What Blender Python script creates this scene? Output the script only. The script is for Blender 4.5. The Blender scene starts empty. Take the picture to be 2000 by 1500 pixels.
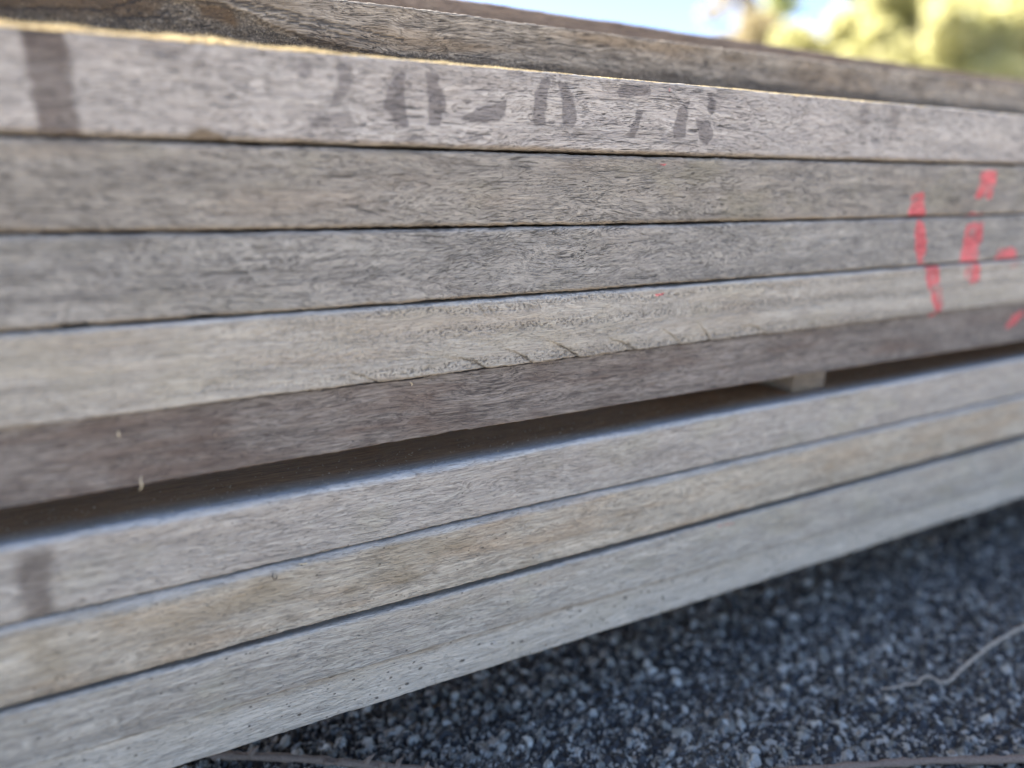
import bpy, math, random
import numpy as np

# ------------------------------------------------------------------ scene, camera, light
S = bpy.context.scene
COL = S.collection
CAM_H = 0.37            # camera height above the asphalt (m); front faces of the planks stand at y = 0

cam_d = bpy.data.cameras.new("camera")
cam = bpy.data.objects.new("camera", cam_d)
COL.objects.link(cam)
cam.location = (0.0, -0.37, CAM_H)
cam.rotation_euler = (math.radians(90 - 14.7266), 0, math.radians(-(90 - 62.4775)))
cam_d.sensor_width = 36.0
cam_d.lens = 25.2
cam_d.clip_start = 0.01
cam_d.clip_end = 600.0
cam_d.dof.use_dof = True
cam_d.dof.focus_distance = 0.425
cam_d.dof.aperture_fstop = 1.95
S.camera = cam

SUN_EL = math.radians(47)
SUN_AZ = math.radians(133)       # direction to the sun measured from +X towards +Y
sun_d = bpy.data.lights.new("sun", 'SUN')
sun_d.energy = 5.0
sun_d.angle = math.radians(0.5)
sun_d.color = (1.0, 0.95, 0.86)
sun = bpy.data.objects.new("sun", sun_d)
COL.objects.link(sun)
sun.location = (0, 0, 6)
sun.rotation_euler = (math.radians(90) - SUN_EL, 0, SUN_AZ + math.radians(90))

W = bpy.data.worlds.new("World")
S.world = W
W.use_nodes = True
wn = W.node_tree
wn.nodes.clear()
sky = wn.nodes.new("ShaderNodeTexSky")
sky.sky_type = 'NISHITA'
sky.sun_disc = False
sky.sun_elevation = SUN_EL
sky.sun_rotation = math.radians(90) - SUN_AZ
sky.air_density = 0.42
sky.dust_density = 0.6
sky.ozone_density = 0.7
bg = wn.nodes.new("ShaderNodeBackground")
bg.inputs['Strength'].default_value = 0.10
wo = wn.nodes.new("ShaderNodeOutputWorld")
wn.links.new(sky.outputs[0], bg.inputs['Color'])
wn.links.new(bg.outputs[0], wo.inputs['Surface'])

S.view_settings.view_transform = 'Standard'
S.view_settings.look = 'None'
S.view_settings.exposure = 2.74
S.view_settings.gamma = 1.0
S.cycles.max_bounces = 6
S.cycles.diffuse_bounces = 4

# ------------------------------------------------------------------ numpy noise
def _h(ix, iy, s):
    n = (ix.astype(np.int64) * 374761393 + iy.astype(np.int64) * 668265263 + s * 974634777) & 0xffffffff
    n = ((n ^ (n >> 13)) * 1274126177) & 0xffffffff
    n = ((n ^ (n >> 15)) * 2246822519) & 0xffffffff
    return ((n ^ (n >> 16)) & 0xffffff) / float(0xffffff)

def vnoise(x, y, s=0):
    """smooth value noise in -1..1"""
    x = np.asarray(x, float); y = np.asarray(y, float)
    x, y = np.broadcast_arrays(x, y)
    ix = np.floor(x); iy = np.floor(y)
    fx = x - ix; fy = y - iy
    fx = fx * fx * fx * (fx * (fx * 6 - 15) + 10); fy = fy * fy * fy * (fy * (fy * 6 - 15) + 10)
    a = _h(ix, iy, s); b = _h(ix + 1, iy, s); c = _h(ix, iy + 1, s); d = _h(ix + 1, iy + 1, s)
    return 2 * ((a * (1 - fx) + b * fx) * (1 - fy) + (c * (1 - fx) + d * fx) * fy) - 1

def fbm(x, y, s=0, o=3):
    r = 0; a = 1; t = 0
    for i in range(o):
        r = r + a * vnoise(np.asarray(x) * 2 ** i, np.asarray(y) * 2 ** i, s + i * 17); t += a; a *= .5
    return r / t

def sstep(a, b, x):
    t = np.clip((x - a) / (b - a), 0, 1)
    return t * t * (3 - 2 * t)

def poly_mask(px, pz, pts, soft):
    """soft inside mask of a polygon (same units throughout)"""
    pts = np.array(pts, float)
    x0, z0 = pts.min(0) - soft * 2; x1, z1 = pts.max(0) + soft * 2
    out = np.zeros(px.shape)
    sel = (px > x0) & (px < x1) & (pz > z0) & (pz < z1)
    if not sel.any(): return out
    x = px[sel]; z = pz[sel]
    dist = np.full(x.shape, 1e9); inside = np.zeros(x.shape, bool)
    n = len(pts)
    for i in range(n):
        a = pts[i]; b = pts[(i + 1) % n]
        e = b - a
        t = np.clip(((x - a[0]) * e[0] + (z - a[1]) * e[1]) / max(e @ e, 1e-9), 0, 1)
        dist = np.minimum(dist, np.hypot(x - a[0] - t * e[0], z - a[1] - t * e[1]))
        if abs(e[1]) > 1e-9:
            c = ((a[1] > z) != (b[1] > z)) & (x < e[0] * (z - a[1]) / e[1] + a[0])
            inside ^= c
    sd = np.where(inside, -dist, dist)
    out[sel] = sstep(soft, -soft, sd)
    return out

def line_dist(px, pz, pts):
    d = np.full(px.shape, 1e9); side = np.zeros(px.shape)
    for a, b in zip(pts[:-1], pts[1:]):
        a = np.array(a, float); e = np.array(b, float) - a
        t = np.clip(((px - a[0]) * e[0] + (pz - a[1]) * e[1]) / (e @ e), 0, 1)
        dd = np.hypot(px - a[0] - t * e[0], pz - a[1] - t * e[1])
        c = e[0] * (pz - a[1]) - e[1] * (px - a[0])
        side = np.where(dd < d, c, side); d = np.minimum(d, dd)
    return d, side

# ------------------------------------------------------------------ object helpers
def tag(o, label=None, cat=None, group=None, kind=None):
    if label: o['label'] = label
    if cat: o['category'] = cat
    if group: o['group'] = group
    if kind: o['kind'] = kind
    return o

def mesh_np(name, V, F, mat, parent=None, loc=(0, 0, 0), attrs=None, smooth=True, ngons=None):
    """one mesh object from numpy vertices and quads (all faces the same size), plus a few n-gons"""
    V = np.ascontiguousarray(V, np.float32); F = np.ascontiguousarray(F, np.int32)
    me = bpy.data.meshes.new(name)
    k = F.shape[1]
    li = F.ravel(); starts = np.arange(0, len(li), k)
    if ngons:
        for g in ngons:
            starts = np.append(starts, len(li)); li = np.append(li, g)
    me.vertices.add(len(V)); me.vertices.foreach_set("co", V.ravel())
    me.loops.add(len(li)); me.loops.foreach_set("vertex_index", li.astype(np.int32))
    me.polygons.add(len(starts)); me.polygons.foreach_set("loop_start", starts.astype(np.int32))
    if smooth: me.polygons.foreach_set("use_smooth", np.ones(len(starts), bool))
    for n, a in (attrs or {}).items():
        if a.ndim == 2:
            at = me.attributes.new(n, 'FLOAT_COLOR', 'POINT')
            at.data.foreach_set("color", np.ascontiguousarray(np.hstack([a, np.ones((len(a), 1))]), np.float32).ravel())
        else:
            at = me.attributes.new(n, 'FLOAT', 'POINT'); at.data.foreach_set("value", np.ascontiguousarray(a, np.float32))
    me.materials.append(mat)
    me.update(calc_edges=True); me.validate()
    o = bpy.data.objects.new(name, me); COL.objects.link(o)
    o.location = loc
    if parent: o.parent = parent
    return o

class MB:
    """collects tubes and quads for one mesh"""
    def __init__(s): s.V = []; s.F = []; s.n = 0
    def tube(s, pts, rad, k=7, cap=True):
        pts = np.array(pts, float); m = len(pts)
        rad = np.broadcast_to(np.asarray(rad, float), (m,))
        T = np.gradient(pts, axis=0); T /= np.linalg.norm(T, axis=1)[:, None] + 1e-12
        up = np.array([0, 0, 1.]) if abs(T[0][2]) < .9 else np.array([1., 0, 0])
        base = s.n
        for i in range(m):
            a = np.cross(T[i], up); a /= np.linalg.norm(a) + 1e-12; b = np.cross(a, T[i]); up = b
            for j in range(k):
                t = 2 * math.pi * j / k
                s.V.append(pts[i] + rad[i] * (a * math.cos(t) + b * math.sin(t)))
        for i in range(m - 1):
            for j in range(k):
                s.F.append((base + i * k + j, base + i * k + (j + 1) % k, base + (i + 1) * k + (j + 1) % k, base + (i + 1) * k + j))
        s.n += m * k
        if cap:
            for i in (0, m - 1):
                c = s.n; s.V.append(pts[i]); s.n += 1
                for j in range(k):
                    q = (base + i * k + j, base + i * k + (j + 1) % k)
                    s.F.append((q[0], q[1], c, c) if i else (q[1], q[0], c, c))
    def build(s, name, mat, parent=None, loc=(0, 0, 0), smooth=True):
        me = bpy.data.meshes.new(name)
        me.from_pydata([tuple(v) for v in s.V], [], [tuple(dict.fromkeys(f)) for f in s.F])
        me.materials.append(mat)
        if smooth: me.polygons.foreach_set("use_smooth", np.ones(len(me.polygons), bool))
        o = bpy.data.objects.new(name, me); COL.objects.link(o); o.location = loc
        if parent: o.parent = parent
        return o

# ------------------------------------------------------------------ node helper
class NT:
    def __init__(s, name):
        s.m = bpy.data.materials.new(name); s.m.use_nodes = True
        s.t = s.m.node_tree; s.t.nodes.clear()
        s.out = s.t.nodes.new("ShaderNodeOutputMaterial")
    def put(s, sock, v):
        if isinstance(v, bpy.types.NodeSocket): s.t.links.new(v, sock)
        elif isinstance(v, (tuple, list)) and len(v) == 3 and sock.type == 'RGBA': sock.default_value = (*v, 1)
        else: sock.default_value = v
    def math(s, op, a, b=0.0, c=None, clamp=False):
        n = s.t.nodes.new("ShaderNodeMath"); n.operation = op; n.use_clamp = clamp
        s.put(n.inputs[0], a); s.put(n.inputs[1], b)
        if c is not None: s.put(n.inputs[2], c)
        return n.outputs[0]
    def vec(s, op, a, b):
        n = s.t.nodes.new("ShaderNodeVectorMath"); n.operation = op
        s.put(n.inputs[0], a); s.put(n.inputs[1], b); return n.outputs[0]
    def comb(s, x, y, z):
        n = s.t.nodes.new("ShaderNodeCombineXYZ")
        for i, v in enumerate((x, y, z)): s.put(n.inputs[i], v)
        return n.outputs[0]
    def sep(s, v):
        n = s.t.nodes.new("ShaderNodeSeparateXYZ"); s.put(n.inputs[0], v); return n.outputs
    def noise(s, v, scale=1.0, detail=2.0, rough=0.5, lac=2.0, dist=0.0):
        n = s.t.nodes.new("ShaderNodeTexNoise"); n.noise_dimensions = '3D'
        s.put(n.inputs['Vector'], v); s.put(n.inputs['Scale'], scale); s.put(n.inputs['Detail'], detail)
        s.put(n.inputs['Roughness'], rough); s.put(n.inputs['Lacunarity'], lac); s.put(n.inputs['Distortion'], dist)
        return n.outputs['Fac']
    def voro(s, v, scale=1.0, out='Distance', feature='F1'):
        n = s.t.nodes.new("ShaderNodeTexVoronoi"); n.feature = feature
        s.put(n.inputs['Vector'], v); s.put(n.inputs['Scale'], scale); return n.outputs[out]
    def map(s, v, a, b, c=0.0, d=1.0, smooth=True):
        n = s.t.nodes.new("ShaderNodeMapRange"); n.interpolation_type = 'SMOOTHSTEP' if smooth else 'LINEAR'
        s.put(n.inputs[0], v); s.put(n.inputs[1], a); s.put(n.inputs[2], b); s.put(n.inputs[3], c); s.put(n.inputs[4], d)
        return n.outputs[0]
    def mix(s, f, a, b, blend='MIX'):
        n = s.t.nodes.new("ShaderNodeMix"); n.data_type = 'RGBA'; n.blend_type = blend
        s.put(n.inputs[0], f); s.put(n.inputs[6], a); s.put(n.inputs[7], b); return n.outputs[2]
    def attr(s, name, col=False):
        n = s.t.nodes.new("ShaderNodeAttribute"); n.attribute_name = name
        return n.outputs['Color'] if col else n.outputs['Fac']
    def obj(s):
        return s.t.nodes.new("ShaderNodeTexCoord").outputs['Object']
    def bump(s, h, strength=1.0, dist=0.0005):
        n = s.t.nodes.new("ShaderNodeBump"); s.put(n.inputs['Strength'], strength); s.put(n.inputs['Distance'], dist)
        s.put(n.inputs['Height'], h); return n.outputs[0]
    def pbr(s, col, rough=0.8, normal=None, spec=0.35, **kw):
        n = s.t.nodes.new("ShaderNodeBsdfPrincipled")
        s.put(n.inputs['Base Color'], col); s.put(n.inputs['Roughness'], rough); s.put(n.inputs['Specular IOR Level'], spec)
        if normal is not None: s.put(n.inputs['Normal'], normal)
        for k, v in kw.items(): s.put(n.inputs[k], v)
        s.t.links.new(n.outputs[0], s.out.inputs['Surface']); return n

def wood(name, seed, light, dark, brown, brown_amt=.3, crack=.5, slant=1.0, scale_amt=0.0, specks=0.0, contrast=1.0,
         stain=(.30, .27, .19), stain_amt=.25, dirty=False, bump=1.0, crack_len=1.0, lean=.12, gain=1.0, cool=1.0):
    tint = lambda c: (c[0] * 1.03 * gain, c[1] * .989 * gain, c[2] * .90 * gain * cool)
    contrast *= 1.15
    light, dark, brown, stain = tint(light), tint(dark), tint(brown), tint(stain)
    t = NT(name)
    P = t.vec('ADD', t.obj(), (seed * 3.17, seed * 1.31, seed * 2.23))
    sc = lambda v, s_: t.vec('MULTIPLY', v, s_)
    w1 = t.math('SUBTRACT', t.noise(sc(P, (13, 40, 40)), detail=2), .5)
    w2 = t.math('SUBTRACT', t.noise(sc(P, (60, 70, 70)), detail=1), .5)
    sh = t.math('ADD', t.math('MULTIPLY', w1, .011 * slant), t.math('MULTIPLY', w2, .0008 * slant))
    P2 = t.vec('ADD', P, t.comb(0.0, sh, sh))
    p2x, p2y, p2z = t.sep(P2)
    gl = t.math('MULTIPLY', t.math('SUBTRACT', t.noise(sc(P, (9, 85, 85)), detail=1), .5), lean * 2.2)
    P3 = t.comb(p2x, p2y, t.math('ADD', p2z, t.math('MULTIPLY', gl, .06)))
    fib = t.noise(sc(P3, (28, 1000, 1000)), detail=3, rough=.68)
    fine = t.noise(sc(P3, (80, 1900, 1900)), detail=2, rough=.65)
    band = t.noise(sc(P2, (3.5, 130, 130)), detail=4, rough=.62)
    mott = t.noise(sc(P2, (100, 330, 330)), detail=3, rough=.6)
    big = t.noise(sc(P, (11, 55, 55)), detail=3, rough=.55)
    big2 = t.noise(sc(P, (21, 38, 38)), detail=2, rough=.5)
    pore = t.map(t.noise(sc(P2, (330, 1900, 1900)), detail=1), .62, .74)
    # open drying checks: thin lines that follow the grain, gathered in patches
    px, py, pz = t.sep(P2)
    hb = t.map(t.noise(sc(P, (4, 75, 75)), detail=1), .46, .54)              # grain leans one way or the other by bands
    kk = t.math('MULTIPLY', t.math('SUBTRACT', t.math('MULTIPLY', hb, 2.0), 1.0), lean)
    def dashes(fx, fz, k, lo, hi, mx, mz, m0, m1):
        q = t.comb(px, py, t.math('ADD', pz, t.math('MULTIPLY', px, k)))
        n_ = t.map(t.noise(sc(q, (fx / crack_len, fz, fz)), detail=1, rough=.35), lo, hi)
        return t.math('MULTIPLY', n_, t.map(t.noise(sc(P, (mx, mz, mz)), detail=2), m0, m1))
    c1 = t.mix(hb, dashes(70, 2150, -lean, .615, .69, 24, 80, .42, .58), dashes(70, 2150, lean, .615, .69, 24, 80, .42, .58))
    c2 = t.mix(hb, dashes(150, 3000, -lean, .60, .70, 40, 110, .38, .54), dashes(150, 3000, lean, .60, .70, 40, 110, .38, .54))
    c3 = dashes(24, 1150, lean * .15, .655, .70, 14, 60, .46, .60)
    ck = t.math('MAXIMUM', t.math('MULTIPLY', c1, crack, clamp=True), t.math('MULTIPLY', c2, crack * .7, clamp=True))
    ck = t.math('MAXIMUM', ck, t.math('MULTIPLY', c3, crack, clamp=True))
    ck = t.math('MAXIMUM', ck, t.attr("crack"))
    tone = t.math('ADD', t.math('MULTIPLY', t.map(fib, .36, .64, smooth=False), .50 * contrast),
                  t.math('MULTIPLY', t.map(fine, .36, .64, smooth=False), .46 * contrast))
    tone = t.math('ADD', tone, t.math('MULTIPLY', t.map(mott, .32, .68, smooth=False), .22 * contrast))
    tone = t.math('ADD', tone, t.math('MULTIPLY', t.map(band, .3, .7, smooth=False), .40 * contrast))
    tone = t.math('ADD', tone, .5 - .76 * contrast, clamp=True)
    col = t.mix(tone, dark, light)
    bf = t.math('MULTIPLY', t.map(t.math('ADD', big, t.math('MULTIPLY', t.math('SUBTRACT', band, .5), .5)), .46, .72), brown_amt, clamp=True)
    col = t.mix(bf, col, t.mix(tone, tuple(c * .62 for c in brown), brown))
    col = t.mix(t.math('MULTIPLY', t.map(big2, .50, .72), stain_amt), col, stain)
    # fresher brown wood along the lower arris and where the ends were rubbed
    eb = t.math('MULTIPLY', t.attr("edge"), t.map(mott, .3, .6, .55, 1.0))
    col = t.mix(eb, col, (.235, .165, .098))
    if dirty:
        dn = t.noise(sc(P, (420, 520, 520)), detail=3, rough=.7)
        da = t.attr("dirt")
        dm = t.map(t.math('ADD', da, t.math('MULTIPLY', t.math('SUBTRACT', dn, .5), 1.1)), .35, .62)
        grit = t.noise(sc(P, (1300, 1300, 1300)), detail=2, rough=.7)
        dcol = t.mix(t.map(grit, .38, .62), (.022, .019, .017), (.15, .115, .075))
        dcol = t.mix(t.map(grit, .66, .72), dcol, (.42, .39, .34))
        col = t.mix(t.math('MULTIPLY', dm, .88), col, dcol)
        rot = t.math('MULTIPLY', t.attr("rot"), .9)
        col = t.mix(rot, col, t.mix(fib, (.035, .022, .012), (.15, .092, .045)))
    # wood that never saw the weather keeps its brown
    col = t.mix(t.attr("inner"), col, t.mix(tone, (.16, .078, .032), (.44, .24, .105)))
    # bleached upper arris, also carrying the sky-lit bevel highlight as painted colour
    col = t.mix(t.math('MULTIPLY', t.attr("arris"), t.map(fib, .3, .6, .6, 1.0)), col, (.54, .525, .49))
    # weathered paint: gone from the valleys of the grain
    wear = t.math('ADD', t.math('MULTIPLY', fine, .6), t.math('MULTIPLY', fib, .4))
    bm = t.attr("black_mark")
    bmm = t.map(t.math('ADD', bm, t.math('MULTIPLY', t.math('SUBTRACT', t.math('ADD', t.math('MULTIPLY', wear, .6), t.math('MULTIPLY', mott, .4)), .5), 2.2)), .18, .85)
    col = t.mix(t.math('MULTIPLY', bmm, t.map(bm, 0, .6)), col, (.52, .51, .525), 'MULTIPLY')
    sm = t.attr("smear")
    col = t.mix(t.math('MULTIPLY', sm, t.map(mott, .3, .7, .7, 1.0)), col, (.33, .29, .275), 'MULTIPLY')
    rm = t.math('MULTIPLY', t.attr("red_mark"), t.map(t.noise(sc(P, (110, 80, 80)), detail=3, rough=.6), .36, .60, .52, 1.05))
    rmm = t.map(t.math('ADD', rm, t.math('MULTIPLY', t.math('SUBTRACT', t.math('ADD', t.math('MULTIPLY', wear, .55), t.math('MULTIPLY', mott, .45)), .5), 2.2)), .20, .80)
    col = t.mix(t.math('MULTIPLY', rmm, t.map(rm, 0, .75, 0, .86)), col, t.mix(tone, (.46, .03, .035), (.80, .16, .16)))
    col = t.mix(t.math('MULTIPLY', pore, .38), col, tuple(c * .35 for c in dark))
    col = t.mix(t.math('MULTIPLY', ck, .86), col, (.022, .018, .016))
    hs = 0.0
    if specks > 0:
        sn = t.voro(sc(P, (210, 300, 300)))
        sr = t.noise(sc(P, (150, 210, 210)), detail=0)
        sp = t.map(sn, t.map(sr, .50, .75, 0.0, .17 * specks), t.map(sr, .50, .75, 0.02, .34 * specks), 1, 0)
        col = t.mix(t.math('MULTIPLY', sp, .8), col, (.06, .045, .03))
    h = t.math('ADD', t.math('MULTIPLY', fib, .55), t.math('MULTIPLY', fine, .30))
    h = t.math('ADD', h, t.math('MULTIPLY', mott, .38))
    h = t.math('SUBTRACT', h, t.math('MULTIPLY', ck, .85))
    h = t.math('SUBTRACT', h, t.math('MULTIPLY', pore, .35))
    if scale_amt > 0:     # raised, flaking fibre tips in bands
        f1 = t.voro(sc(P2, (420, 620, 620)))
        sm_ = t.map(t.noise(sc(P2, (6, 95, 95)), detail=2), .44, .60)
        h = t.math('ADD', h, t.math('MULTIPLY', t.math('MULTIPLY', f1, sm_), -1.1 * scale_amt))
        col = t.mix(t.math('MULTIPLY', t.map(f1, .55, .95), t.math('MULTIPLY', sm_, .45 * scale_amt)), col, tuple(c * .45 for c in dark))
    t.pbr(col, rough=t.map(fib, .3, .7, .62, .82), normal=t.bump(h, strength=.9 * bump, dist=.0011), spec=.32)
    return t.m

# ------------------------------------------------------------------ plank builder
def axis_pts(x0, x1, f0, f1, step, grow=1.09, cap=.06):
    xs = [f0]
    while xs[-1] < f1: xs.append(xs[-1] + step)
    s_ = step; r = [xs[-1]]
    while r[-1] < x1: s_ = min(s_ * grow, cap); r.append(min(r[-1] + s_, x1))
    s_ = step; l = [f0]
    while l[-1] > x0: s_ = min(s_ * grow, cap); l.append(max(l[-1] - s_, x0))
    return np.array(l[1:][::-1] + xs + r[1:])

def board(name, mat, top, bot, y0, width, rt, rb, seed, step=.0007, x0=-.95, x1=2.3, fine=(-.1, .80), disp=None, marks=None,
          rough=.00022, parent=None, edge_w=.0022, wobble=.00045, bleach_highlight=.8):
    """a sawn board along X: rounded section, fine grid on the face towards the camera.
    top/bot: quadratic polynomials in x (mm, relative to the camera height)"""
    xs = axis_pts(x0, x1, fine[0], fine[1], step)
    xc = np.clip(xs, -.12, .85)
    zt = np.polyval(top, xc) / 1000 + CAM_H; zb = np.polyval(bot, xc) / 1000 + CAM_H
    zb0 = float(np.median(zb))
    n = len(xs)
    hface = float(np.median(zt - zb)) - rt - rb
    kf = max(8, int(hface / (step * 1.0)))
    prof = []                                   # (kind, parameter)
    for i in range(kf + 1): prof.append(('f', i / kf))
    for i in range(1, 7): prof.append(('ct', i / 6 * math.pi / 2))
    yy = rt
    tops = []
    st = .0012
    while yy < width - .003: yy += st; st *= 1.16; tops.append(min(yy, width - .003))
    for y in tops[:-1]: prof.append(('t', y))
    prof.append(('t', width - .003)); prof.append(('b', .0025)); prof.append(('b', .5)); prof.append(('u', width - .003))
    for y in (width * .6, width * .3, .02, .008): prof.append(('u', y))
    for i in range(6): prof.append(('cb', (1 - i / 6) * math.pi / 2))
    m = len(prof)
    X = np.repeat(xs[:, None], m, 1); Y = np.zeros((n, m)); Z = np.zeros((n, m)); NY = np.zeros((n, m)); NZ = np.zeros((n, m))
    wt = wobble * fbm(xs * 55, xs * 0 + seed, seed, 4) + wobble * .5 * vnoise(xs * 420, xs * 0, seed + 3)
    wb = wobble * fbm(xs * 55, xs * 0 + seed, seed + 50, 4) + wobble * .5 * vnoise(xs * 420, xs * 0, seed + 53)
    for w_, s__ in ((wt, 101), (wb, 131)):
        w_ -= .0016 * sstep(.62, .95, vnoise(xs * 38, xs * 0 + .5, seed + s__)) * (.4 + .6 * np.abs(vnoise(xs * 300, xs * 0, seed + s__ + 1))) * (1 if s__ == 101 else -1) * min(1, wobble / .00045)
    rtx = rt * (1 + .35 * fbm(xs * 22, xs * 0, seed + 7, 3)); rbx = rb * (1 + .35 * fbm(xs * 22, xs * 0, seed + 8, 3))
    for j, (k, p) in enumerate(prof):
        if k == 'f':
            Z[:, j] = (zb + rbx) * (1 - p) + (zt - rtx) * p; NY[:, j] = -1
        elif k == 'ct':
            Y[:, j] = rtx * (1 - math.cos(p)); Z[:, j] = zt - rtx + rtx * math.sin(p) + wt * math.sin(p)
            NY[:, j] = -math.cos(p); NZ[:, j] = math.sin(p)
        elif k == 't': Y[:, j] = p; Z[:, j] = zt + wt * max(0, 1 - p / .01); NZ[:, j] = 1
        elif k == 'b': Y[:, j] = width; Z[:, j] = zb + (zt - zb) * (1 - p if p == .5 else .93)
        elif k == 'u': Y[:, j] = p; Z[:, j] = zb + wb * max(0, 1 - p / .01); NZ[:, j] = -.3
        elif k == 'cb':
            Y[:, j] = rbx * (1 - math.cos(p)); Z[:, j] = zb + rbx - rbx * math.sin(p) + wb * math.sin(p)
            NY[:, j] = -math.cos(p); NZ[:, j] = -math.sin(p)
    U = Z - Y * np.where(NZ > 0, -1, 1) * 1.0           # unrolled height for the marks
    D = rough * fbm(X * 90, U * 260, seed, 3) + .0006 * fbm(X * 9, U * 25, seed + 20, 2)
    zrel = (Z - CAM_H) * 1000; xmm = X * 1000
    if disp: D = D + disp(X, zrel, NY)
    visible = np.array([0 if k in 'bu' else 1 for k, p in prof])[None, :]
    Y = Y + NY * D * visible; Z = Z + NZ * D * visible * .6
    A = {'edge': np.zeros((n, m)), 'crack': np.zeros((n, m)), 'black_mark': np.zeros((n, m)), 'red_mark': np.zeros((n, m)), 'smear': np.zeros((n, m)),
         'dirt': np.zeros((n, m)), 'rot': np.zeros((n, m))}
    db = Z - zb[:, None]
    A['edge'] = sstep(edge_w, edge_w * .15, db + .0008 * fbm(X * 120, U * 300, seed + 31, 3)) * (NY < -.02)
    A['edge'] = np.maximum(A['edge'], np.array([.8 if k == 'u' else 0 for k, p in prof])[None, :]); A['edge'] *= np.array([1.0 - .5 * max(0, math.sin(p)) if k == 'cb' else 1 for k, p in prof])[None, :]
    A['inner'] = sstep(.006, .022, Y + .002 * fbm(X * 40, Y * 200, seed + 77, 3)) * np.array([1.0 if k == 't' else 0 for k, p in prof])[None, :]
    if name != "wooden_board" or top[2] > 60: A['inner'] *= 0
    A['arris'] = sstep(.25, .6, NZ + .35 * fbm(X * 45, NZ * 3, seed + 88, 4)) * sstep(rt * 2.2, rt * 1.0, Y + rt * .7 * fbm(X * 160, Y * 500, seed + 89, 4)) * (NZ > .02) * bleach_highlight
    if marks: marks(A, xmm, zrel, NY, X, (Z - zb[:, None]))
    V = np.stack([X, Y + y0, Z], -1).reshape(-1, 3)
    loc = np.array([0.0, y0, zb0]); V = V - loc
    a = np.arange((n - 1))[:, None] * m; j = np.arange(m)[None, :]; j2 = (j + 1) % m
    F = np.stack([a + j, a + m + j, a + m + j2, a + j2], -1).reshape(-1, 4)
    caps = [np.arange(m), np.arange(m)[::-1] + (n - 1) * m]
    keep = {k: v.reshape(-1) for k, v in A.items() if np.abs(v).max() > 0}
    return mesh_np(name, V, F, mat, parent, tuple(loc), keep, ngons=caps)

# ------------------------------------------------------------------ the pile of boards
SEAM = {'p1top': (-7.66, 4.42, 65.6), 'g1': (6.74, -2.22, 24.07), 'g2': (11.41, -7.32, -15.89), 'g3': (3.46, .18, -56.88),
        'g4': (-1.66, 6.0, -99.58), 'p5b': (-9.65, 9.86, -136.6), 'p6t': (2.14, 3.28, -155.4), 'p6b': (-.66, 5.92, -193.28),
        'p7b': (4.2, 1.08, -234.0), 'p8t': (0, .34, -238.6), 'p8b': (-24.3, .61, -271.77), 'p9b': (0, -7.72, -300.42)}
def sub(p, d): return (p[0], p[1], p[2] + d)
GR = "weathered boards stacked in the timber pile"

STENCIL = [
 [(77,60),(86,63),(86,55),(82,52),(78,55)], [(97,63),(106,62),(105,51),(97,41),(92,41),(96,51)], [(82,37),(104,41),(105,32),(81,30)],
 [(121,49),(126,57),(130,61),(132.5,60),(132,41),(132.6,34),(125,35),(120,42)], [(143.6,61.7),(149.7,59.7),(153.2,52),(153,43),(150.4,35),(144,36)],
 [(163,39),(171,45),(190,50),(189.6,42),(185,39),(165,38)],
 [(205,46),(207,55),(211,62),(217,65),(215.4,53),(214,38),(207,38)], [(221.8,62.5),(228.6,60.6),(234,51.4),(235,43),(232,37),(224.6,40),(224.8,51)],
 [(262,58.6),(265.5,63),(286.8,64),(285.7,57.7),(263,56.4)], [(277.8,49.8),(282.4,49),(276.7,34),(270,33.8),(274,42)],
 [(305.5,40.5),(308.4,51),(316.4,57),(316,48.5),(316,35),(306,34.5)], [(330,63),(334.5,63),(338.8,58),(338,52.5),(334.5,50),(331.5,51.5),(331,55),(333.5,58.5)], [(323,46.5),(335,46),(338,38.6),(335,31),(328,33)]]
FAINT = [0, 1, 2]
def marks1(A, x, z, ny, X, db):
    jx = x + 1.1 * vnoise(X * 300, z / 4, 5); jz = z + .8 * vnoise(X * 260, z / 5, 6)
    for i, p in enumerate(STENCIL):
        A['black_mark'] = np.maximum(A['black_mark'], poly_mask(jx, jz, p, 1.9) * (.62 if i in FAINT else 1) * (ny < 0))
    for p in ([(472.7,63),(484.8,63.3),(487,35),(477,36.7)], [(508.7,63.5),(519,63.4),(517.5,35),(510,38)]):
        A['smear'] = np.maximum(A['smear'], poly_mask(jx, jz, p, 2.5) * .42 * (ny < 0) * sstep(32, 55, z))
    A['smear'] = np.maximum(A['smear'], poly_mask(jx, jz, [(-29.9,70),(-14.5,70),(-14,24),(-28.8,24)], 1.6) * (.92 + .25 * sstep(50, 60, z)) * (ny < 0))
    A['smear'] = np.maximum(A['smear'], .45 * poly_mask(jx, jz, [(14,66),(34,66),(32,61),(16,61.5)], 3))
    A['red_mark'] = poly_mask(x, z, [(299.7,63.7),(302,63.9),(301.8,61),(300.3,60.9)], .6)
    kn = poly_mask(x, z + 1.2 * vnoise(X * 90, z * 0, 9), [(26, 24), (45, 24), (42, 27), (34, 28.6), (29, 26.5)], 1.0)     # small bruised spot on the lower arris
    A['edge'] = np.maximum(A['edge'], kn)
    A['crack'] = np.maximum(A['crack'], .35 * kn)
def red(*polys, soft=2.0):
    def f(A, x, z, ny, X, db):
        jx = x + 1.3 * vnoise(X * 260, z / 3, 15); jz = z + 1.0 * vnoise(X * 200, z / 4, 16)
        for p, a in polys:
            q = np.array(p); s_ = min(soft, .3 * min(np.ptp(q[:, 0]), np.ptp(q[:, 1])))
            A['red_mark'] = np.maximum(A['red_mark'], poly_mask(jx, jz, p, s_) * a * (ny < 0))
    return f
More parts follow.
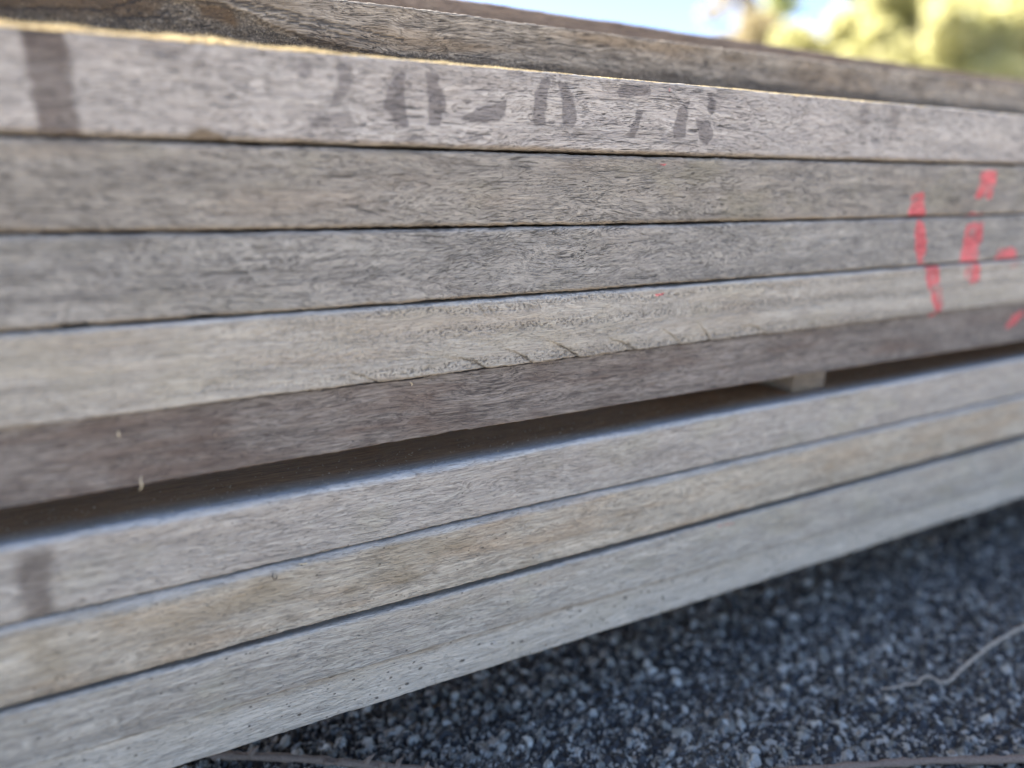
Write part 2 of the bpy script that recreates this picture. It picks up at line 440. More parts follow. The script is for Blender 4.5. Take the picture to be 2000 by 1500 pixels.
marks2 = red(([(545,1.6),(561,4),(566,-12),(545,-11),(545.5,-4)], .80), ([(546,-8),(565,-9),(566.3,-17.5),(543.8,-17.5)], 1.0),
             ([(634,20.2),(655.8,21),(656.5,13.4),(653.8,-2.5),(629,-2.5),(632.5,13.2)], .9), ([(620,-12.5),(645,-12.8),(646,-18),(621.6,-18)], .9),
             ([(297.5,19.7),(302.4,19.8),(301.7,18.2),(298.4,17.9)], .7))
marks3 = red(([(560,-16.4),(566.5,-23),(572.7,-35),(576,-57),(567,-57),(555.8,-33),(554.6,-25)], .84), ([(624.5,-23),(647,-21),(649,-33),(646.7,-57.5),(621,-57.5),(621.6,-39)], .97),
             ([(671,-58),(674,-46),(694.5,-43.7),(704.6,-48),(706,-58)], 1.0))
red4 = red(([(571.5,-55),(591,-54),(609,-96),(597,-98),(581.5,-73)], .9), ([(630,-55),(649.7,-55),(653.7,-70.6),(642.4,-76),(631,-69.5)], .8),
           ([(686,-57),(709,-56),(709,-64),(697,-65)], .45), ([(297,-61.4),(304.6,-61.2),(304.3,-63.2),(298,-63.5)], .7))
marks5 = red(([(588,-95),(606,-95),(603,-100),(595,-101)], .7), ([(711.7,-118.6),(722,-107.4),(738.4,-102),(739.5,-113.6),(718,-120)], .85))
marks8 = red(([(367.8,-241.6),(385.4,-241.7),(385.7,-244.8),(369,-243.6)], .6))

CR4 = [[(101,-93.7),(109.3,-98.1)], [(158,-90.0),(167.7,-92.8),(171,-95.0),(175.5,-97.9)], [(193,-89.6),(200.4,-93.4),(206.1,-97.4)],
       [(222,-87.2),(231.4,-92),(238.2,-96.8)], [(268.8,-90),(275.8,-93),(283.4,-97.4)], [(310.4,-88.6),(316.3,-92.6)], [(341.6,-89.5),(347.2,-95.4)], [(383,-89.7),(391,-91.4),(400.3,-96)],
       [(171.3,-60.9),(175.2,-67)], [(176.9,-61.3),(180.8,-66.4)]]
def disp4(X, z, ny):
    """flaked steps along short slanting splits, and bands of raised fibre"""
    x = X * 1000; D = np.zeros_like(X)
    jx = x + .35 * vnoise(x / 1.6, z / 1.5, 3); jz = z + .3 * vnoise(x / 1.5, z / 1.5, 4)
    for i, c in enumerate(CR4):
        d, s_ = line_dist(jx, jz, c)
        w = 7 if i < 8 else 3
        D += np.where(s_ < 0, -.0011 if i < 8 else -.0004, 0) * np.exp(-(d / w) ** 2) * (d < 3 * w)
        D -= .0009 * np.exp(-(d / .55) ** 2)
    z0 = -57 + 8 * x / 1000
    b1 = np.exp(-((z - (-62 + 2 * vnoise(x / 60, 0 * x, 2))) / 3.0) ** 2); b2 = np.exp(-((z - (-76 + 3 * vnoise(x / 90, 0 * x, 8))) / 3.6) ** 2) * sstep(60, 140, x)
    b3 = np.exp(-((z + 94) / 4.0) ** 2)
    tex = np.abs(vnoise(x / 1.25 + z * .5, z / 1.15, 11)) + .5 * np.abs(vnoise(x / .8, z / .9, 12))
    return D + (-.00060 * tex + .0002) * np.clip(b1 + b2 + b3, 0, 1) * sstep(10, 120, x)
def marks4(A, x, z, ny, X, db):
    red4(A, x, z, ny, X, db)
    b1 = np.exp(-((z - (-62 + 2 * vnoise(x / 60, 0 * x, 2))) / 3.0) ** 2); b2 = np.exp(-((z - (-76 + 3 * vnoise(x / 90, 0 * x, 8))) / 3.6) ** 2) * sstep(60, 140, x)
    b3 = np.exp(-((z + 94) / 4.0) ** 2)
    tex = np.abs(vnoise(x / 1.25 + z * .5, z / 1.15, 11)) + .5 * np.abs(vnoise(x / .8, z / .9, 12))
    A['crack'] = np.maximum(A['crack'], .72 * sstep(.66, 1.0, tex) * np.clip(b1 + b2 + b3, 0, 1) * sstep(10, 120, x))  # darkens the fibre valleys: shade between the bumps painted into the colour
    jx = x + .35 * vnoise(x / 1.6, z / 1.5, 3); jz = z + .3 * vnoise(x / 1.5, z / 1.5, 4)
    for i, c in enumerate(CR4):
        d, s_ = line_dist(jx, jz, c)
        A['crack'] = np.maximum(A['crack'], sstep(.52, .10, d) * (.95 if i in (1, 2, 3, 4) else .5) * sstep(0, 5, x - c[0][0]) * (.5 + .5 * np.clip(vnoise(x / 1.7, z / 1.7, 40 + i) + .6, 0, 1)))
def marks6(A, x, z, ny, X, db):
    jx = x + 2 * vnoise(X * 150, z / 9, 25)
    A['smear'] = np.maximum(A['smear'], .85 * poly_mask(jx, z, [(-66,-160),(-51,-160),(-52,-196),(-66,-196)], 4) * (ny < 0))
def marks9(A, x, z, ny, X, db):
    A['edge'] = np.maximum(A['edge'], .7 * sstep(-278, -272.5, z + 2.2 * fbm(X * 60, z / 8, 71, 3)) * sstep(-.02, .06, X))
CR7 = [[(199, -203.5), (203, -206.5), (207, -207)], [(199, -203.5), (204, -201.5)]]
def disp7(X, z, ny):        # one small tear-out in the top arris
    x = X * 1000; D = np.zeros_like(X)
    for c in CR7:
        d, s_ = line_dist(x, z, c); D -= .0007 * np.exp(-(d / .6) ** 2)
    return D
LG, DG = (.40, .365, .335), (.185, .163, .152)
mats = {
 1: wood("weathered_wood_lilac", 1, (.455, .412, .385), (.205, .181, .172), (.30, .235, .20), brown_amt=.18, crack=1.0, slant=1.0, stain=(.34, .29, .24), stain_amt=.15, contrast=.85, lean=0.1, gain=1.1, cool=1.0),
 2: wood("weathered_wood_umber", 2, (.375, .335, .295), (.165, .145, .130), (.25, .19, .145), brown_amt=.35, crack=.85, slant=1.25, stain=(.23, .20, .13), stain_amt=.35, lean=0.16, gain=0.94),
 3: wood("weathered_wood_slate", 3, (.385, .355, .325), (.165, .149, .140), (.26, .215, .185), brown_amt=.25, crack=.9, slant=1.5, stain=(.27, .245, .19), stain_amt=.2, lean=0.2, gain=0.93),
 4: wood("weathered_wood_flaking", 4, (.455, .412, .37), (.22, .194, .172), (.33, .262, .205), brown_amt=.36, crack=.25, slant=.8, scale_amt=.8, stain=(.34, .30, .23), stain_amt=.25, contrast=.8, gain=1.05, cool=0.98),
 5: wood("weathered_wood_dark", 5, (.30, .258, .232), (.085, .068, .061), (.16, .108, .085), brown_amt=.7, crack=.35, slant=1.2, stain=(.10, .07, .058), stain_amt=.55, contrast=1.1, lean=0.05, gain=0.9),
 6: wood("weathered_wood_smooth", 6, (.40, .362, .335), (.205, .180, .166), (.265, .21, .17), brown_amt=.28, crack=.4, slant=.9, specks=.45, contrast=1.0, gain=1.22, cool=0.97),
 7: wood("weathered_wood_tan", 7, (.425, .372, .315), (.215, .182, .15), (.34, .245, .165), brown_amt=.6, crack=.4, slant=1.1, specks=.7, stain=(.20, .155, .10), stain_amt=.55, contrast=1.05, gain=1.3, cool=0.97),
 8: wood("weathered_wood_grey", 8, (.395, .358, .325), (.195, .172, .155), (.29, .23, .18), brown_amt=.35, crack=.35, slant=.8, specks=.7, contrast=.95, gain=1.38, cool=0.955),
 9: wood("weathered_wood_speckled", 9, (.45, .405, .368), (.25, .22, .198), (.33, .265, .205), brown_amt=.28, crack=.3, slant=.6, specks=1.25, stain=(.32, .27, .21), stain_amt=.25, contrast=.9, gain=1.38, cool=0.945),
 10: wood("weathered_wood_rear", 10, (.42, .37, .31), (.13, .108, .09), (.27, .19, .115), brown_amt=.65, crack=1.3, slant=1.3, stain=(.16, .12, .08), stain_amt=.5, dirty=True, contrast=1.25, crack_len=2.0, gain=0.84),
 11: wood("weathered_wood_brown", 11, (.27, .205, .16), (.12, .088, .068), (.20, .135, .095), brown_amt=.6, crack=.4, slant=.6, contrast=1.0),
 12: wood("bearer_wood", 12, (.27, .225, .185), (.10, .08, .066), (.20, .145, .10), brown_amt=.4, crack=.3, gain=0.8),
}
E_ = -.25
specs = [
 (1, 'p1top', 'g1', 0.0, .078, .0013, .0024, .00062, None, marks1, "top grey board stencilled with faint black numbers and a dark strap mark"),
 (2, 'g1', 'g2', .0006, .26, .0022, .0018, .00066, None, marks2, "second board from the top, with two red strokes near its right end"),
 (3, 'g2', 'g3', .0002, .26, .0024, .0016, .00066, None, marks3, "blue-grey board with herringbone checks, third from the top"),
 (4, 'g3', 'g4', -.0012, .26, .0030, .0012, .0006, disp4, marks4, "pale flaking board with slanting splits along its lower edge"),
 (5, 'g4', 'p5b', .0022, .26, .0009, .0010, .00066, None, marks5, "darkest purple-brown board directly above the open gap"),
 (6, 'p6t', 'p6b', .0012, .26, .0040, .0010, .00072, None, marks6, "grey board below the open gap, a brown smear at its left end"),
 (7, 'p6b', 'p7b', -.0020, .26, .0048, .0010, .0007, disp7, None, "yellowish tan board, second below the open gap"),
 (8, 'p8t', 'p8b', -.0010, .26, .0022, .0006, .00072, None, marks8, "smooth grey board just above the speckled bottom board"),
 (9, 'p8b', 'p9b', .0006, .26, .0007, .0012, .00072, None, marks9, "pale bottom board with dark specks, lowest in the pile above the asphalt"),
]
boards = {}
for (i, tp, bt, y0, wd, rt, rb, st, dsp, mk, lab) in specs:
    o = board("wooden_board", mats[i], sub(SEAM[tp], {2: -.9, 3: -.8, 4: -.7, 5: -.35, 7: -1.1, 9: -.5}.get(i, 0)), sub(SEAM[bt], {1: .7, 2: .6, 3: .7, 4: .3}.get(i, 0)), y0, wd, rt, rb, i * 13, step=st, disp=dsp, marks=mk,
              bleach_highlight={1: .5, 2: .1, 3: .25, 4: .5, 5: 0, 6: .75, 7: .45, 8: .4, 9: 0}[i],
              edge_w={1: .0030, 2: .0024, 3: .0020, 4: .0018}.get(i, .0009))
    tag(o, lab, "board", GR); boards[i] = o

# fuzzy sawn fibres standing up along the top arris of the top board, lit by the sun from behind
fz = NT("sunlit_fibre")
fn = fz.noise(fz.obj(), scale=90)
fd = fz.t.nodes.new("ShaderNodeBsdfDiffuse"); ft = fz.t.nodes.new("ShaderNodeBsdfTranslucent"); fm = fz.t.nodes.new("ShaderNodeMixShader")
fc = fz.mix(fn, (.62, .50, .30), (.82, .72, .50))
fz.put(fd.inputs[0], fc); fz.put(ft.inputs[0], fc); fm.inputs[0].default_value = .5
fz.t.links.new(fd.outputs[0], fm.inputs[1]); fz.t.links.new(ft.outputs[0], fm.inputs[2]); fz.t.links.new(fm.outputs[0], fz.out.inputs['Surface'])
rng = np.random.default_rng(4)
def fringe():
    V = []; F = []
    N = 26000
    xs = -.12 + 1.0 * rng.random(N)
    clump = .5 + .5 * fbm(xs * 70, xs * 0, 91, 3)
    for i in range(N):
        x = xs[i]
        hmax = .0010 + .0034 * float(sstep(.26, -.02, x)) 
        h = hmax * (.25 + 1.0 * clump[i] * rng.random())
        y = .0006 + rng.random() ** 1.5 * .010
        lean = rng.normal(0, 1.2); ly = rng.normal(-.15, .5)
        z = np.polyval(SEAM['p1top'], x) / 1000 + CAM_H - .0004
        b = np.array([x, y, z]); t = b + np.array([lean * h, ly * h, h])
        w = .00012 + .00022 * rng.random()
        a = rng.random() * math.pi
        d = np.array([math.cos(a), math.sin(a), 0]) * w; e = np.array([-math.sin(a), math.cos(a), 0]) * w
        k = len(V); V += [b - d, b + d * .5 + e, b + d * .5 - e, t]
        F += [(k, k + 1, k + 3), (k + 1, k + 2, k + 3), (k + 2, k, k + 3)]
    return np.array(V), np.array(F)
fv, ff = fringe()
fr = mesh_np("fibre_fringe", fv - np.array(boards[1].location), ff, fz.m, boards[1], smooth=False)
fr['kind'] = "stuff"

# square timber behind the top board: dirty lower half, rotten knot at the left
CURVE = [(-30, 103), (44.5, 100.8), (57.2, 99.8), (70, 96.8), (85.8, 90.7), (108, 86.1), (132, 83.0), (160, 80)]
REARL = [[(44.5,100.4),(57,99.8),(70,96.8),(85.8,90.7),(108,86),(132,83.2),(170,79)], [(-43,88),(-24,90),(.6,91.5),(5.4,93.7),(16,97.5),(24,103)],
         [(2,92.5),(9.4,88.6),(26,91),(31,94.4)], [(64,101.5),(90,95.5),(118,91),(150,88)], [(80,101.5),(115,96.5),(160,91)], [(62,103),(100,97),(128,93)]]
def marks_rear(A, x, z, ny, X, db):
    sc_ = .45 / .37
    X_, Z_ = X * 1000, z                       # true mm on the face
    c = np.interp(X_, [p[0] for p in CURVE], [p[1] for p in CURVE])
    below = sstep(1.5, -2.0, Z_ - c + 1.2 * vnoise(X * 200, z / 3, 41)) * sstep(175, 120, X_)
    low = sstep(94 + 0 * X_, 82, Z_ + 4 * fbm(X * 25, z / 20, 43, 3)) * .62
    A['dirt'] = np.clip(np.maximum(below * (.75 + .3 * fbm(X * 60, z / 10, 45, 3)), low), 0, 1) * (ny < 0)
    A['rot'] = np.maximum(poly_mask(X_ + 2 * vnoise(X * 150, z / 5, 47), Z_, [(47,98.7),(62,98.8),(67,92.7),(65,88.7),(56,91.6),(47.6,93.3)], 1.8),
                          .8 * poly_mask(X_, Z_ + 1.5 * vnoise(X * 120, z / 5, 48), [(-70,101),(-20,103),(10,101),(28,100),(26,92),(8,89.5),(-30,88),(-70,86)], 4)) * (ny < 0)
    jx = X_ + .8 * vnoise(X * 400, z / 2, 51); jz = Z_ + .6 * vnoise(X * 300, z / 2, 52)
    for p in REARL:
        d, s_ = line_dist(jx, jz, p)
        A['crack'] = np.maximum(A['crack'], sstep(.8, .2, d) * .95 * (ny < 0))
    A['crack'] = np.maximum(A['crack'], sstep(3.2, 1.4, np.hypot(X_ - 104, Z_ - 87) + 1.2 * vnoise(X * 500, z, 53)) * .75)
def disp_rear(X, z, ny):
    x = X * 1000
    c = np.interp(x, [p[0] for p in CURVE], [p[1] for p in CURVE])
    b = sstep(1, -2, z - c) * sstep(170, 110, x)
    return -b * .0022 + b * .0011 * fbm(x / 3, z / 2.5, 61, 4)
tb = board("timber_beam", mats[10], (0, -4.5, 110.3), sub(SEAM['g1'], .4), .080, .080, .0016, .003, 210, step=.0009, fine=(-.08, .95), disp=disp_rear, marks=marks_rear, wobble=.0006, bleach_highlight=.15)
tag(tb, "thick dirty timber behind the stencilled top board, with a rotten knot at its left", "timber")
tb2 = board("timber_beam", mats[11], (0, -10.5, 146.0), sub(SEAM['g1'], .4), .176, .078, .003, .003, 230, step=.004, fine=(-.05, 1.3), bleach_highlight=0)
tag(tb2, "brown blurred timber rising last and highest at the back of the pile", "timber")

# ------------------------------------------------------------------ spacers in the gap, bearers under the pile
def block(name, mat, cx, y0, z0, sx, sy, sz, seed):
    """small sawn block, rounded arrises, slightly out of square"""
    rng = np.random.default_rng(seed)
    r = .0012; k = 3
    def ring(s_):     # rounded rectangle in x,z
        pts = []
        for (ox, oz, a0) in ((sx / 2 - r, sz - r, 0), (-sx / 2 + r, sz - r, 90), (-sx / 2 + r, r, 180), (sx / 2 - r, r, 270)):
            for i in range(k + 1):
                a = math.radians(a0 + 90 * i / k); pts.append((ox + (r - s_) * math.cos(a), oz + (r - s_) * math.sin(a)))
        return pts
    V = []; rows = [(0, r * .8), (r * .8, 0), (sy * .25, 0), (sy * .5, 0), (sy * .75, 0), (sy - r, 0), (sy, r * .8)]
    m = 4 * (k + 1)
    for (y, s_) in rows:
        for (x, z) in ring(s_): V.append((x + rng.normal(0, .00008) + .02 * (z - sz / 2), y + rng.normal(0, .0001), z))
    F = [(i * m + j, i * m + (j + 1) % m, (i + 1) * m + (j + 1) % m, (i + 1) * m + j) for i in range(len(rows) - 1) for j in range(m)]
    n = len(rows)
    return mesh_np(name, np.array(V), np.array(F), mat, None, (cx, y0, z0), smooth=False, ngons=[np.arange(m)[::-1], np.arange(m) + (n - 1) * m])
def zrel(k, x): return np.polyval(SEAM[k], x) / 1000 + CAM_H
for cx, lab in ((.4735, "small weathered wooden spacer block wedged in the open gap"), (-.55, "spacer block in the gap at the left end of the pile"), (1.55, "spacer block in the gap at the right end of the pile")):
    xc = min(max(cx, -.12), .85)
    zt_, zb_ = zrel('p5b', xc), zrel('p6t', xc)
    tag(block("spacer_block", mats[12], cx, .017, zb_ + .0002, .037, .22, zt_ - zb_ - .0004, int(cx * 100) + 200), lab, "spacer")
for cx, lab in ((-.50, "square bearer carrying the left end of the pile"), (1.60, "square bearer carrying the right end of the pile")):
    zb_ = zrel('p9b', min(max(cx, -.12), .85))
    tag(block("bearer_timber", mats[12], cx, .03, -.004, .075, .30, zb_ + .003, int(cx * 10) + 300), lab, "bearer")
for cx in (-.5, .5, 1.5):
    pass

# ------------------------------------------------------------------ asphalt ground: one sheet, real aggregate where the camera looks
def asphalt():
    xs = axis_pts(-90, 140, -.06, 1.02, .0011, grow=1.12, cap=12)
    ys = axis_pts(-60, 160, -.235, .16, .0011, grow=1.12, cap=12)
    X, Y = np.meshgrid(xs, ys, indexing='ij')
    X0, Y0 = X, Y
    X, Y = X + .0011 * fbm(X0 * 330, Y0 * 330, 311, 2), Y + .0011 * fbm(X0 * 330, Y0 * 330, 313, 2)
    fade = sstep(2.5, 1.0, np.abs(X - .45)) * sstep(1.6, .5, np.abs(Y))
    Z = .0016 * fbm(X * 28, Y * 28, 301, 3); T = np.full(X.shape, .0); Kc = np.zeros(X.shape)
    def layer(cell, seed, hmin, hmax, rmin, rmax, keep):
        gx = np.floor(X / cell); gy = np.floor(Y / cell)
        H = np.full(X.shape, -9.0); B = np.zeros(X.shape); C = np.zeros(X.shape)
        for dx in (-1, 0, 1):
            for dy in (-1, 0, 1):
                cx, cy = gx + dx, gy + dy
                px = (cx + .1 + .8 * _h(cx, cy, seed)) * cell; py = (cy + .1 + .8 * _h(cx, cy, seed + 1)) * cell
                r = cell * (rmin + (rmax - rmin) * _h(cx, cy, seed + 2))
                an = _h(cx, cy, seed + 3) * 6.283; asp = .65 + .35 * _h(cx, cy, seed + 4)
                ux, uy = X - px, Y - py
                a = (ux * np.cos(an) + uy * np.sin(an)) / r; b = (-ux * np.sin(an) + uy * np.cos(an)) / (r * asp)
                q = (np.abs(a) ** 2.6 + np.abs(b) ** 2.6) ** (1 / 2.6) + .30 * vnoise(X / cell * 2.7, Y / cell * 2.7, seed + 9)
                h = hmin + (hmax - hmin) * _h(cx, cy, seed + 5) + (r * .8) * (np.clip(1 - q ** 4, 0, 1) ** .5 - .6) \
                    + (ux * (_h(cx, cy, seed + 6) - .5) + uy * (_h(cx, cy, seed + 7) - .5)) * 1.5
                h = np.where((q < 1) & (_h(cx, cy, seed + 8) < keep), h, -9.0)
                m = h > H
                H = np.where(m, h, H); B = np.where(m, _h(cx, cy, seed + 10), B); C = np.where(m, _h(cx, cy, seed + 11), C)
        return H, B, C
    base = Z - .0040
    out = base.copy(); tone = np.zeros(X.shape); hue = np.zeros(X.shape)
    for (cell, seed, a, b, r0, r1, kp) in ((.0078, 401, -.0026, .0016, .36, .60, .80), (.0040, 431, -.0016, .0004, .35, .6, .85), (.0024, 461, -.0012, .0003, .4, .6, .7)):
        H, B, C = layer(cell, seed, a, b, r0, r1, kp)
        H = H + Z
        m = H > out
        out = np.where(m, H, out); tone = np.where(m, B, tone); hue = np.where(m, C, hue)
    out = out + .00025 * fbm(X * 900, Y * 900, 499, 2)
    Zf = out * fade + (1 - fade) * Z * .2
    V = np.stack([X0, Y0, Zf], -1).reshape(-1, 3)
    n, m = X.shape
    i = np.arange(n - 1)[:, None] * m; j = np.arange(m - 1)[None, :]
    F = np.stack([i + j, i + m + j, i + m + j + 1, i + j + 1], -1).reshape(-1, 4)
    return V, F, {'tone': tone.reshape(-1), 'hue': hue.reshape(-1), 'relief': ((out - Z) * fade * 300).reshape(-1)}
am = NT("asphalt")
Pg = am.obj()
tone = am.attr("tone"); hue = am.attr("hue")
gn = am.noise(Pg, scale=900, detail=3, rough=.65)
gp = am.noise(Pg, scale=9, detail=3)
stone = am.mix(am.map(hue, .2, .9), (.20, .188, .15), (.50, .465, .385))
stone = am.mix(am.map(hue, .93, .95), stone, (.26, .20, .14))
film = am.map(am.math('ADD', tone, am.math('MULTIPLY', am.math('SUBTRACT', gn, .5), 1.2)), .40, .70)   # bitumen film still on most stones
acol = am.mix(film, am.mix(gn, (.016, .014, .0125), (.040, .037, .033)), stone)
sand = am.math('MULTIPLY', am.map(gp, .54, .70), am.map(am.noise(Pg, scale=420, detail=2), .42, .62))
acol = am.mix(am.math('MULTIPLY', sand, .6), acol, (.15, .125, .09))
far = am.noise(Pg, scale=260, detail=3, rough=.7)
acol = am.mix(am.map(am.attr("relief"), -.001, .001, 0, 0), acol, am.mix(far, (.02, .02, .022), (.09, .09, .088)))
am.pbr(acol, rough=am.map(gn, .3, .7, .32, .6), normal=am.bump(gn, .6, .0004), spec=.55)
gv, gf, ga = asphalt()
tag(mesh_np("ground", gv, gf, am.m, attrs=ga), kind="structure")

# unseen pale sheet, added to bounce warm sunlight onto the shaded board faces
yd = NT("bounce_concrete"); ydn = yd.noise(yd.obj(), scale=3, detail=5, rough=.65)
yd.pbr(yd.mix(ydn, (.38, .35, .30), (.54, .50, .44)), rough=.9, normal=yd.bump(ydn, .3, .01))
yx = np.linspace(-30, 40, 36); yy_ = np.linspace(-40, -.75, 24)
YX, YY = np.meshgrid(yx, yy_, indexing='ij'); nn, mm_ = YX.shape
ii = np.arange(nn - 1)[:, None] * mm_; jj = np.arange(mm_ - 1)[None, :]
tag(mesh_np("bounce_sheet", np.stack([YX, YY, 0 * YX + .012], -1).reshape(-1, 3), np.stack([ii + jj, ii + mm_ + jj, ii + mm_ + jj + 1, ii + jj + 1], -1).reshape(-1, 4), yd.m), kind="structure")

# ------------------------------------------------------------------ twigs, splinters and sawdust
tw = NT("dry_twig")
tn = tw.noise(tw.vec('MULTIPLY', tw.obj(), (300, 300, 900)), detail=3)
tw.pbr(tw.mix(tn, (.26, .19, .13), (.66, .54, .40)), rough=.8, normal=tw.bump(tn, .5, .0004))
bk = NT("dry_bark")
bn = bk.noise(bk.obj(), scale=700, detail=3)
bk.pbr(bk.mix(bn, (.13, .085, .06), (.34, .25, .18)), rough=.85, normal=bk.bump(bn, .6, .0005))
def spline(pts, n=8):
    pts = np.array(pts, float); out = []
    P = np.vstack([2 * pts[0] - pts[1], pts, 2 * pts[-1] - pts[-2]])
    for i in range(1, len(P) - 2):
        for t in np.linspace(0, 1, n, endpoint=False):
            a, b, c, d = P[i - 1:i + 3]
            out.append(.5 * (2 * b + (c - a) * t + (2 * a - 5 * b + 4 * c - d) * t * t + (3 * b - a - 3 * c + d) * t ** 3))
    out.append(pts[-1]); return np.array(out)
def twig(name, pts, r0, r1, mat, seed, label, cat="twig", thorns=0):
    P = spline(pts); rng = np.random.default_rng(seed)
    o0 = P[len(P) // 2].copy(); o0[2] = 0
    r = np.linspace(r0, r1, len(P)) * (1 + .14 * rng.normal(size=len(P))) * (1 + .5 * (rng.random(len(P)) > .93))
    P = P + np.cumsum(rng.normal(0, 1, P.shape), 0) * np.array([.00012, .00012, .00004]) + rng.normal(0, .00012, P.shape)
    mb = MB(); mb.tube(P - o0, np.abs(r), 8)
    for i in range(thorns):
        k = rng.integers(2, len(P) - 2); d = rng.normal(size=3); d[2] = abs(d[2]); d /= np.linalg.norm(d)
        mb.tube([P[k] - o0, P[k] - o0 + d * r0 * 1.5, P[k] - o0 + d * r0 * 2.4 + np.array([r0, 0, 0])], [r0 * .9, r0 * .55, r0 * .1], 6)
    return tag(mb.build(name, mat, None, tuple(o0)), label, cat)
mm = lambda L: [(x / 1000, y / 1000, z / 1000) for x, y, z in L]
twig("dry_twig", mm([(470,-82,4),(478,-86,5),(489,-87,4),(497,-92,5),(506,-90,6),(513,-92,6),(516,-99,5),(523,-101,5),(536,-100,7),(560,-98,10),(583,-96,12),(612,-95,13),(638,-95,13),(690,-93,12),(760,-88,8)]),
     .0006, .0016, tw.m, 3, "thin pale crooked twig lying on the asphalt right of the pile")
twig("woody_runner", mm([(-30,105,5),(-3,90,6),(12,77,6),(51,53,7),(92,26,6),(121,6,6),(150,-14,5)]), .0030, .0022, bk.m, 4, "knobbly brown stem on the asphalt under the left of the bottom board", "stem", thorns=14)
twig("woody_runner", mm([(322,-97,4),(378,-122,5),(426,-143,6),(466,-163,6),(506,-181,6),(560,-205,5)]), .0016, .0034, bk.m, 5, "brown stem along the bottom edge of the photo, right of centre", "stem", thorns=3)

ch = NT("pale_splinter"); chn = ch.noise(ch.obj(), scale=900)
ch.pbr(ch.mix(chn, (.48, .36, .2), (.75, .62, .42)), rough=.7)
dk = NT("dark_splinter"); dk.pbr((.04, .032, .028), rough=.7)
def sliver(name, pts, r, mat, label):
    P = spline(mm(pts), 5); o0 = P[0].copy()
    rr = r * np.sin(np.linspace(.25, math.pi - .15, len(P)))
    mb = MB(); mb.tube(P - o0, rr, 6); return tag(mb.build(name, mat, None, tuple(o0)), label, "splinter")
zc = CAM_H * 1000
sliver("wood_splinter", [(-9.2,-1.2,zc-130.5),(-9.8,-2.6,zc-133),(-9.6,-2.8,zc-135.5),(-11,-1.6,zc-138)], .00042, ch.m, "tan curled splinter hanging at the lower edge of the darkest board")
sliver("wood_splinter", [(-16,.9,zc-107.2),(-16.3,-.2,zc-108.6),(-16,.8,zc-110.6)], .00045, ch.m, "tiny pale splinter stuck on the face of the darkest board, far left")
sliver("wood_splinter", [(46.4,-3,zc-195.8),(45.6,-4.5,zc-197.6),(46.6,-5,zc-199),(48,-4.6,zc-198.6),(48.1,-4.0,zc-197)], .00035, dk.m, "tiny black curl on the rounded edge of the tan board")
sliver("wood_splinter", [(60,-1.2,zc-194.9),(62.5,-2.4,zc-195.2),(65,-2.4,zc-195.4)], .0004, ch.m, "pale sliver on the rounded edge of the tan board")
sliver("wood_splinter", [(128,-1,zc-100.5),(130,.6,zc-102),(129.6,.9,zc-103.5)], .0003, ch.m, "fine pale hair of wood on the darkest board, under its centre seam")

def sawdust():
    V = []; F = []
    def chip(c, s_, rg):
        k = len(V)
        a = rg.normal(size=3); a /= np.linalg.norm(a); b = np.cross(a, rg.normal(size=3)); b /= np.linalg.norm(b); d = np.cross(a, b)
        L = s_ * (.7 + 1.2 * rg.random()); w = s_ * (.35 + .3 * rg.random()); h = s_ * .3
        for p in (a * L, -a * L, b * w, -b * w, d * h, -d * h): V.append(c + p)
        for i in (0, 1):
            for j in (2, 3):
                for l in (4, 5): F.append((k + i, k + j, k + l))
    rg = np.random.default_rng(8)
    for _ in range(520):          # lying on the ledge of the board under the gap
        x = -.1 + .75 * rg.random() ** 1.2; y = .006 + .035 * rg.random() ** 1.4
        chip(np.array([x, y, np.polyval(SEAM['p6t'], x) / 1000 + CAM_H + .0004]), .00052 * (.5 + rg.random()), rg)
    for _ in range(70):           # clinging to the dark board just under its upper seam
        x = .02 + .3 * rg.random(); z = np.polyval(SEAM['g4'], x) / 1000 - .0015 - .02 * rg.random() ** 3 + CAM_H
        chip(np.array([x, .0019, z]), .00022 * (.6 + rg.random()), rg)
    for _ in range(110):          # on the bottom board
        x = -.03 + .38 * rg.random(); z = np.polyval(SEAM['p8b'], x) / 1000 - .001 - .022 * rg.random() + CAM_H
        chip(np.array([x, .0003, z]), .00022 * (.6 + rg.random()), rg)
    for _ in range(160):          # caught in the rotten knot of the rear timber
        x = -.06 + .2 * rg.random(); z = .078 + .02 * rg.random() + CAM_H
        chip(np.array([x, .0815, z]), .0003 * (.5 + rg.random()), rg)
    for _ in range(60):
        x = .3 * rg.random() + .02; z = np.polyval(SEAM['p6b'], x) / 1000 - .001 - .003 * rg.random() + CAM_H
        chip(np.array([x, -.0022 + .0026, z]), .00025 * (.5 + rg.random()), rg)
    return np.array(V), np.array(F)
sv, sf = sawdust()
so = mesh_np("sawdust", sv, sf, ch.m, smooth=False)
tag(so, "crumbs of pale sawdust caught on the ledges of the boards", "sawdust", kind="stuff")

